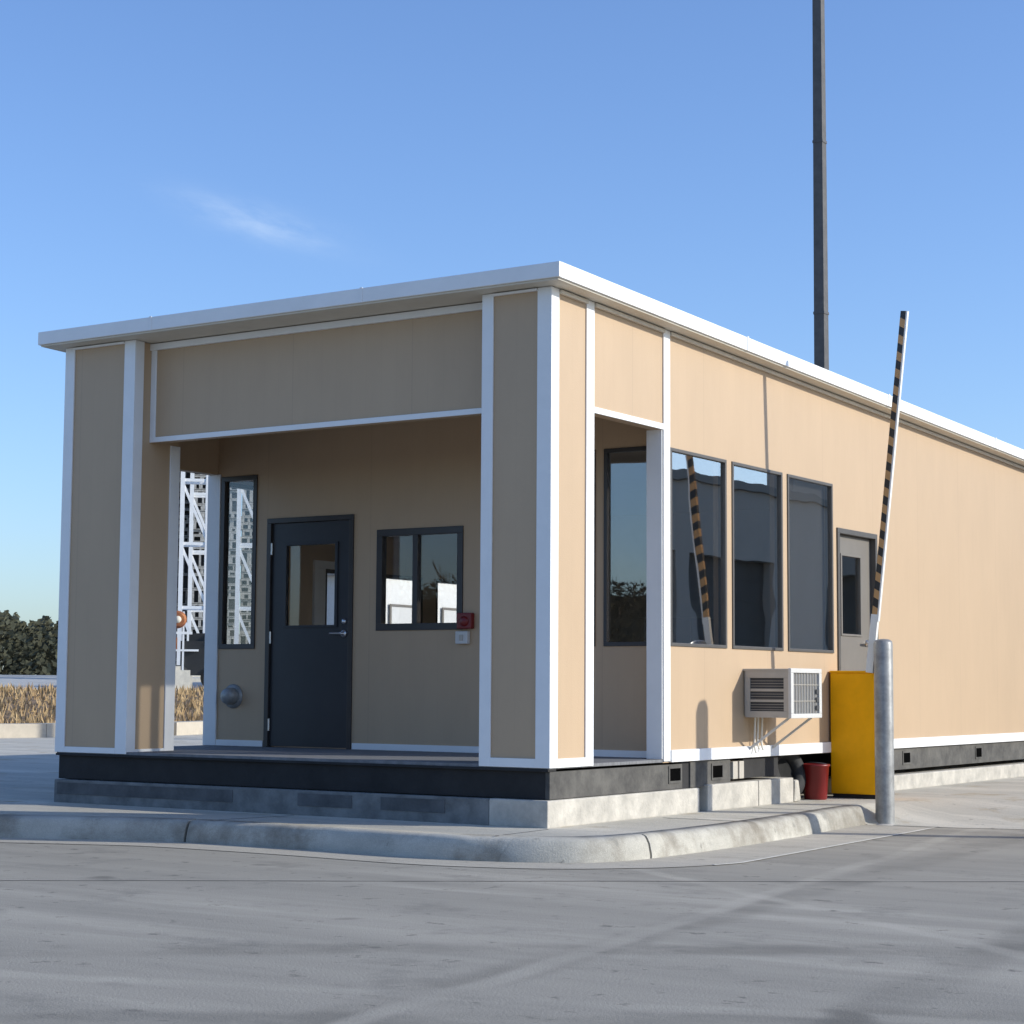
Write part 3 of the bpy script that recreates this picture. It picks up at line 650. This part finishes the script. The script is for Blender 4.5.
# ------------------------------------------------------------------ yard things
def basis(az, s):
    p = Vector(polar(az, s, rise(s))); f = Vector((-math.sin(R(az)), math.cos(R(az)), 0)); r = Vector((math.cos(R(az)), math.sin(R(az)), 0)); return p, f, r
def px2az(px): return 33.21 - math.degrees(math.atan((px-512)/1905.4))
TW = .92
def tower():
    t = thing('lattice_tower', 'x', 'lattice tower', (0,0,0), 'white lattice towers in the yard')
    Hh = 12.0; c = [(0,0),(TW,0),(TW,TW),(0,TW)]
    for x, y in c: MB().box(x-.08, x+.08, y-.08, y+.08, 0, Hh).build('chord', M['steelwhite'], t)
    mb = MB(); zs = [.35+k*2.32 for k in range(6)]
    for z in zs:
        for (x, y), (x2, y2) in zip(c, c[1:]+c[:1]): mb.bar((x,y,z), (x2,y2,z), .11)
    for a, b in zip(zs, zs[1:]):
        for k, ((x, y), (x2, y2)) in enumerate(zip(c, c[1:]+c[:1])):
            if k in (0, 1): mb.bar((x,y,b-.1), (x2,y2,a+.1), .10)
    mb.build('bracing', M['steelwhite'], t)
    MB().box(-.2, TW+.2, -.2, TW+.2, -.02, .12).build('base', M['lime'], t)
    return t
tw0 = tower()
tls = [(180.5, 70, 'white lattice tower framed by the opening at the left of the porch'), (237.5, 70, 'white lattice tower seen through the narrow porch window'), (190, 77, 'white lattice tower standing close behind the tower in the porch opening'), (300, 72, 'white lattice tower hidden mostly behind the porch wall')]
for i, (px, s, lb) in enumerate(tls):
    o = tw0 if i == 0 else copy_tree(tw0)
    az = px2az(px); p, f, r = basis(az, s); o.location = p; o.rotation_euler = (0, 0, R(az)); o['label'] = lb
def stack(n, seed, w=1.2, dpt=1.0):
    t = thing('pallet_stack', 'x', 'pallet stack', (0,0,0), 'stacks of pale pallets in the yard')
    mb = MB(); rr = random.Random(seed); z = 0
    while z < n*.30:
        h = rr.choice((.22,.30,.30,.40,.62)); o = rr.uniform(-.10,.10); wj = w*rr.uniform(.85,1.02); y0 = rr.uniform(-.08,.08)
        mb.box(o, wj+o, y0, dpt, z+h-.09, z+h-.02)
        for j in range(rr.choice((2,3,3))): mb.box(o+j*(wj-.12)/2, o+j*(wj-.12)/2+rr.uniform(.08,.3), y0+.01, dpt, z+.03, z+h-.09)
        mb.box(o, wj+o, y0, .12, z, z+.03); z += h
    mb.build('boards', M['pallet'], t)
    B(.05, w-.05, .25, dpt-.1, 0, n*.30-.1).build('load', M['black'], t)  # black core behind the boards, visible in the gaps between them
    return t
words = ['tallest at the left of the opening', 'left of the opening tower', 'between the tower legs', 'right of the opening tower', 'behind the narrow window', 'right part of the narrow window']
for i, (px, s, sc) in enumerate([(163,80,1.0), (181,81,1.03), (199,80,.98), (216,81,.95), (228,80,.9), (248,81,.97)]):
    o = stack(31, i)
    az = px2az(px-8); p, f, r = basis(az, s); o.location = p; o.rotation_euler = (0,0,R(az)); o.scale = (.62, 1, sc); o['label'] = 'tall stack of pale pallets, ' + words[i]
# machine
az = px2az(190); p, f, r = basis(az, 60)
mc = thing('lift_truck', 'orange and black yard lift truck under the lattice tower', 'lift truck', p)
def LB(mb, a, b, c, d, z0, z1):
    vs = [p + r*x + f*y + Vector((0,0,z)) for x in (a,b) for y in (c,d) for z in (z0,z1)]
    return mb.add(vs, [(0,1,3,2), (4,6,7,5), (0,4,5,1), (2,3,7,6), (0,2,6,4), (1,5,7,3)])
mb = MB(); LB(mb, -.25, .85, -.5, .6, .45, 1.5); LB(mb, .0, .55, -.2, .5, 1.5, 1.75); mb.build('body', M['black'], mc)
mb = MB()
LB(mb, -.5, -.44, -.62, -.52, .3, 2.4); LB(mb, -.2, -.14, -.62, -.52, .3, 2.4)
LB(mb, -.5, .1, -.63, -.55, 1.7, 1.78); LB(mb, -.5, .3, -.63, -.55, 1.18, 1.24); mb.build('mast', M['steelwhite'], mc)
mb = MB(); n0 = 18
mb.lathe(p + r*-.35 + f*-.7 + Vector((0,0,2.15)), [(.20,0),(.27,.05),(.27,.2),(.20,.24)], axis=f, n=20); mb.build('cable_drum', M['mach'], mc)
MB().lathe(p + r*-.35 + f*-.72 + Vector((0,0,2.15)), [(.11,0),(.11,.01),(0,.012)], axis=-f, n=20).build('drum_hub', M['lime'], mc)
mb = MB(); LB(mb, -.6, -.35, -.6, -.2, 1.2, 1.6); mb.build('battery_box', M['mach'], mc)
for dx in (-.3, .75):
    MB().lathe(p + r*dx + f*-.45 + Vector((0,0,.38)), [(.12,-.12),(.36,-.12),(.38,0),(.36,.12),(.12,.12)], axis=f, n=24).build('wheel', M['rubber'], mc)
for i, (px, s, w_, hh, lb) in enumerate([(176, 58, .95, .62, 'pale concrete block on the yard at the left of the lift truck'), (186, 59, .5, .45, 'small pale concrete block touching the larger block')]):
    az = px2az(px); p, f, r = basis(az, s); t = thing('concrete_block', lb, 'concrete block', p, 'pale blocks on the yard')
    mb = MB(); LB(mb, -w_/2, w_/2, 0, .5, -.05, hh); LB(mb, -w_/4, w_/5, .1, .4, hh, hh+.12); mb.build('block', M['lime'], t)

# white shed seen through the sliding window
sh = thing('storage_shed', 'long white shed with pale doors beyond the sliding window glass', 'shed', (-28, 40, .5))
B(-31.5, -28, 34.6, 47, .2, 3.98).build('wall', M['shed'], sh)
B(-31.8, -27.8, 34.3, 47.3, 3.98, 4.12).build('roof', M['ware'], sh)
for y in (35.4, 38.2, 40.2, 43.0, 45.2):
    d_ = B(-27.998, -27.95, y, y+1.1, .35, 3.05).build('door', M['sheddoor'], sh)
    mb = MB(); mb.box(-27.9495, -27.92, y-.08, y, .35, 3.12); mb.box(-27.9495, -27.92, y+1.1, y+1.18, .35, 3.12); mb.box(-27.9495, -27.92, y, y+1.1, 3.05, 3.12); mb.build('frame', M['greydoor'], d_)

# warehouse across the lane, mirrored in the side windows
wh = thing('warehouse', 'grey warehouse across the lane, mirrored in the side windows', 'warehouse', (14, 26, -.6))
part_w = wall('x', 9.2, 9.5, 16.0, 46, -.6, 4.45, [(16.4,19.0,-.6,3.1), (19.8,23.1,-.6,3.1), (26,29,-.6,3.1), (32,35,-.6,3.1)]).build('wall', M['ware'], wh)
B(9.5, 22, 16.0, 16.3, -.6, 4.45).build('wall', M['ware'], wh); B(9.5, 22, 45.7, 46, -.6, 4.45).build('wall', M['ware'], wh); B(21.7, 22, 16.3, 45.7, -.6, 4.45).build('wall', M['ware'], wh)
B(9.1, 22.1, 15.9, 46.1, 4.4503, 4.62).build('roof', M['greydoor'], wh)
B(9.25, 9.85, 24.4, 45.6, 4.62, 7.2).build('parapet', M['ware'], wh)  # added shallow block, keeps sky out of the third side window's reflection
for a, b in ((16.4,19.0), (19.8,23.1), (26,29), (32,35)):
    mb = B(9.42, 9.48, a, b, -.6, 3.1)
    for k in range(9): mb.box(9.405, 9.4198, a, b, -.5+k*.4, -.47+k*.4)
    mb.build('shutter', M['waredoor'], wh)

# bare trees and hedge on the camera's side of the road, mirrored in the porch glass
def bare_tree(loc, h, seed, label):
    rr = random.Random(seed); t = thing('bare_tree', label, 'tree', loc, 'bare trees across the road')
    trunk = MB(); cr = MB()
    def grow(p, d, L, r, lv):
        q = p + d*L; (trunk if lv < 1 else cr).tube(p, q, r, r*.68, n=7 if lv < 2 else 4, cap=False)
        if lv >= 5: return
        for k in range(rr.choice((2,3,3)) if lv else 4):
            nd = (d + Vector((rr.uniform(-1,1), rr.uniform(-1,1), rr.uniform(-.1,.6)))*(.75 if lv else .8)).normalized()
            grow(p + d*L*rr.uniform(.6,1), nd, L*rr.uniform(.6,.82), r*.66, lv+1)
    grow(Vector(loc), Vector((rr.uniform(-.06,.06), rr.uniform(-.06,.06), 1)).normalized(), h*.3, h*.022, 0)
    trunk.build('trunk', M['bark'], t); cr.build('crown', M['bark'], t)
for i, (x, y, h) in enumerate([(-13.5,-31,6.2), (-17,-33,6.8), (-21,-29,6.0), (-26,-33,6.5), (-9,-34,7)]):
    bare_tree((x, y, -.6), h, i+3, ['leafless brown tree mirrored in the glass, nearest the centre', 'taller leafless tree behind the hedge', 'leafless tree standing left of the taller one', 'leafless tree further left behind the hedge', 'leafless tree at the right end of the hedge'][i])
mb = MB(); rr = random.Random(2)
for k in range(26000):
    x = rr.uniform(-27, -9); top = 3.5 + .5*mn.noise(Vector((x*.6, 0, 0))) + .3*mn.noise(Vector((x*2.1, 3, 0))); y = rr.uniform(-29.3, -27.7); z = -.6 + (top+.6)*rr.random()**.8; s_ = rr.uniform(.04,.11)
    a = Vector((rr.uniform(-1,1), rr.uniform(-1,1), rr.uniform(-1,1))).normalized(); b = a.orthogonal().normalized(); c = Vector((x,y,z))
    mb.add([c-a*s_, c+b*s_*.5, c+a*s_, c-b*s_*.5], [(0,1,2,3)])
hg = thing('hedge', 'dense dark hedge across the road, mirrored in the porch glass', 'hedge', (-18,-28.5,-.6))
mb.box(-27, -9, -28.8, -28.2, -.6, 3.05)
mb.build('foliage', M['leaf'], hg)
mb = MB()
for k in range(140): x = -27+k*.13; mb.tube((x,-28.5+rr.uniform(-.2,.2),-.6), (x+rr.uniform(-.5,.5),-28.5+rr.uniform(-.4,.4),rr.uniform(2.2,3.2)), .07, .02, n=5)
mb.build('stems', M['bark'], hg)

# far wood along the horizon behind the yard
mb = MB(); rr = random.Random(5)
for k in range(34000):
    az = rr.uniform(44, 62); s = rr.uniform(170, 190); top = 5.5 + 2.2*mn.noise(Vector((az*1.3, 0, 0))) + 1.2*mn.noise(Vector((az*5, 2, 0)))
    x, y, _ = polar(az, s, 0); z = .9 + top*rr.random()**.7; sz = rr.uniform(.14,.42)
    a = Vector((rr.uniform(-1,1), rr.uniform(-1,1), rr.uniform(-1,1))).normalized(); b = a.orthogonal().normalized(); c = Vector((x,y,z))
    mb.add([c-a*sz, c+b*sz*.6, c+a*sz, c-b*sz*.6], [(0,1,2,3)])
M['wood'] = surf('wood_foliage', (.085,.085,.05), rough=.9, var=.45, scale=.6)
tag(mb.build('far_wood', M['wood']), 'low dark wood on the horizon at the far left', 'trees', kind='stuff')

# ------------------------------------------------------------------ sky and sun
ELEV, ROT = R(22.8), math.atan2(1, .44)
w = bpy.data.worlds.new("World"); S.world = w; w.use_nodes = True
n = w.node_tree.nodes; l = w.node_tree.links; bg = n['Background']
sk = n.new('ShaderNodeTexSky'); sk.sky_type = 'NISHITA'; sk.sun_disc = False; sk.sun_elevation = ELEV; sk.sun_rotation = ROT
sk.air_density = 1.0; sk.dust_density = .9; sk.ozone_density = 2.0
hs = n.new('ShaderNodeHueSaturation'); hs.inputs['Saturation'].default_value = 1.0; l.new(sk.outputs[0], hs.inputs['Color'])
# thin wisp of cirrus low over the left of the roof
def camdir(yaw_deg, el_deg): return Vector((-math.sin(R(yaw_deg))*math.cos(R(el_deg)), math.cos(R(yaw_deg))*math.cos(R(el_deg)), math.sin(R(el_deg))))
tc = n.new('ShaderNodeTexCoord')
c0 = Vector((-.640,.745,.2345)).normalized()
C0YAW, C0EL = 41.0, 13.75
c0 = camdir(C0YAW, C0EL); r0 = Vector((math.cos(R(C0YAW)), math.sin(R(C0YAW)), 0)); u0 = r0.cross(c0)
tl = R(-14); e1 = r0*math.cos(tl) + u0*math.sin(tl); e2 = -r0*math.sin(tl) + u0*math.cos(tl)
def dot(v):
    q = n.new('ShaderNodeVectorMath'); q.operation = 'DOT_PRODUCT'; l.new(tc.outputs['Generated'], q.inputs[0]); q.inputs[1].default_value = v; return q.outputs['Value']
def math2(op, a, b=None, c=None):
    q = n.new('ShaderNodeMath'); q.operation = op
    for i, x in enumerate((a, b, c)):
        if x is None: continue
        if isinstance(x, (int, float)): q.inputs[i].default_value = x
        else: l.new(x, q.inputs[i])
    return q.outputs[0]
A_, B_ = dot(e1), dot(e2)
nzv = n.new('ShaderNodeCombineXYZ'); l.new(math2('MULTIPLY', A_, 22.0), nzv.inputs[0]); l.new(math2('MULTIPLY', B_, 75.0), nzv.inputs[1])
nz = n.new('ShaderNodeTexNoise'); nz.inputs['Scale'].default_value = 1.0; nz.inputs['Detail'].default_value = 6; nz.inputs['Roughness'].default_value = .6; l.new(nzv.outputs[0], nz.inputs['Vector'])
g = math2('ADD', math2('POWER', math2('MULTIPLY', A_, 1/.036), 2), math2('POWER', math2('MULTIPLY', B_, 1/.008), 2))
g = math2('EXPONENT', math2('MULTIPLY', g, -1))
g2 = math2('MULTIPLY', g, math2('MULTIPLY', math2('MAXIMUM', math2('SUBTRACT', nz.outputs['Fac'], .33), 0), 1.5))
g2 = math2('MINIMUM', math2('MULTIPLY', g2, .62), .3)
front = math2('GREATER_THAN', dot(c0), .5); g2 = math2('MULTIPLY', g2, front)
mx = n.new('ShaderNodeMix'); mx.data_type = 'RGBA'; l.new(g2, mx.inputs[0]); tn = n.new('ShaderNodeMix'); tn.data_type = 'RGBA'; tn.blend_type = 'MULTIPLY'; tn.inputs[0].default_value = 1; l.new(hs.outputs[0], tn.inputs[6]); tn.inputs[7].default_value = (1.05,1.25,1.63,1); l.new(tn.outputs[2], mx.inputs[6]); mx.inputs[7].default_value = (6.5,7.5,8.6,1)
l.new(mx.outputs[2], bg.inputs[0]); bg.inputs[1].default_value = .134
sun = bpy.data.lights.new('sun', 'SUN'); sun.energy = 4.45; sun.angle = R(.53); sun.color = (1, .965, .87)
so = bpy.data.objects.new('sun', sun); COL.objects.link(so)
sd_ = Vector((math.sin(ROT)*math.cos(ELEV), math.cos(ROT)*math.cos(ELEV), math.sin(ELEV)))
so.rotation_euler = sd_.to_track_quat('Z', 'Y').to_euler(); so.location = sd_*60

# ------------------------------------------------------------------ camera
cam = bpy.data.cameras.new('camera'); co = bpy.data.objects.new('camera', cam); COL.objects.link(co); S.camera = co
yaw, pit, rol, foc = .5796011, .0917159, .0063822, 1905.4248
fw = Vector((-math.sin(yaw)*math.cos(pit), math.cos(yaw)*math.cos(pit), math.sin(pit)))
rt = Vector((math.cos(yaw), math.sin(yaw), 0)); up = rt.cross(fw)
rt, up = rt*math.cos(rol) + up*math.sin(rol), up*math.cos(rol) - rt*math.sin(rol)
mt = Matrix((rt, up, -fw)).transposed().to_4x4(); mt.translation = Vector((7.4073, -11.8280, .5813)); co.matrix_world = mt
cam.sensor_width = 36; cam.lens = foc/1024*36; cam.clip_start = .1; cam.clip_end = 8000
S.view_settings.view_transform = 'Standard'; S.view_settings.look = 'None'; S.view_settings.exposure = 0; S.view_settings.gamma = 1
S.cycles.max_bounces = 10; S.cycles.transparent_max_bounces = 16
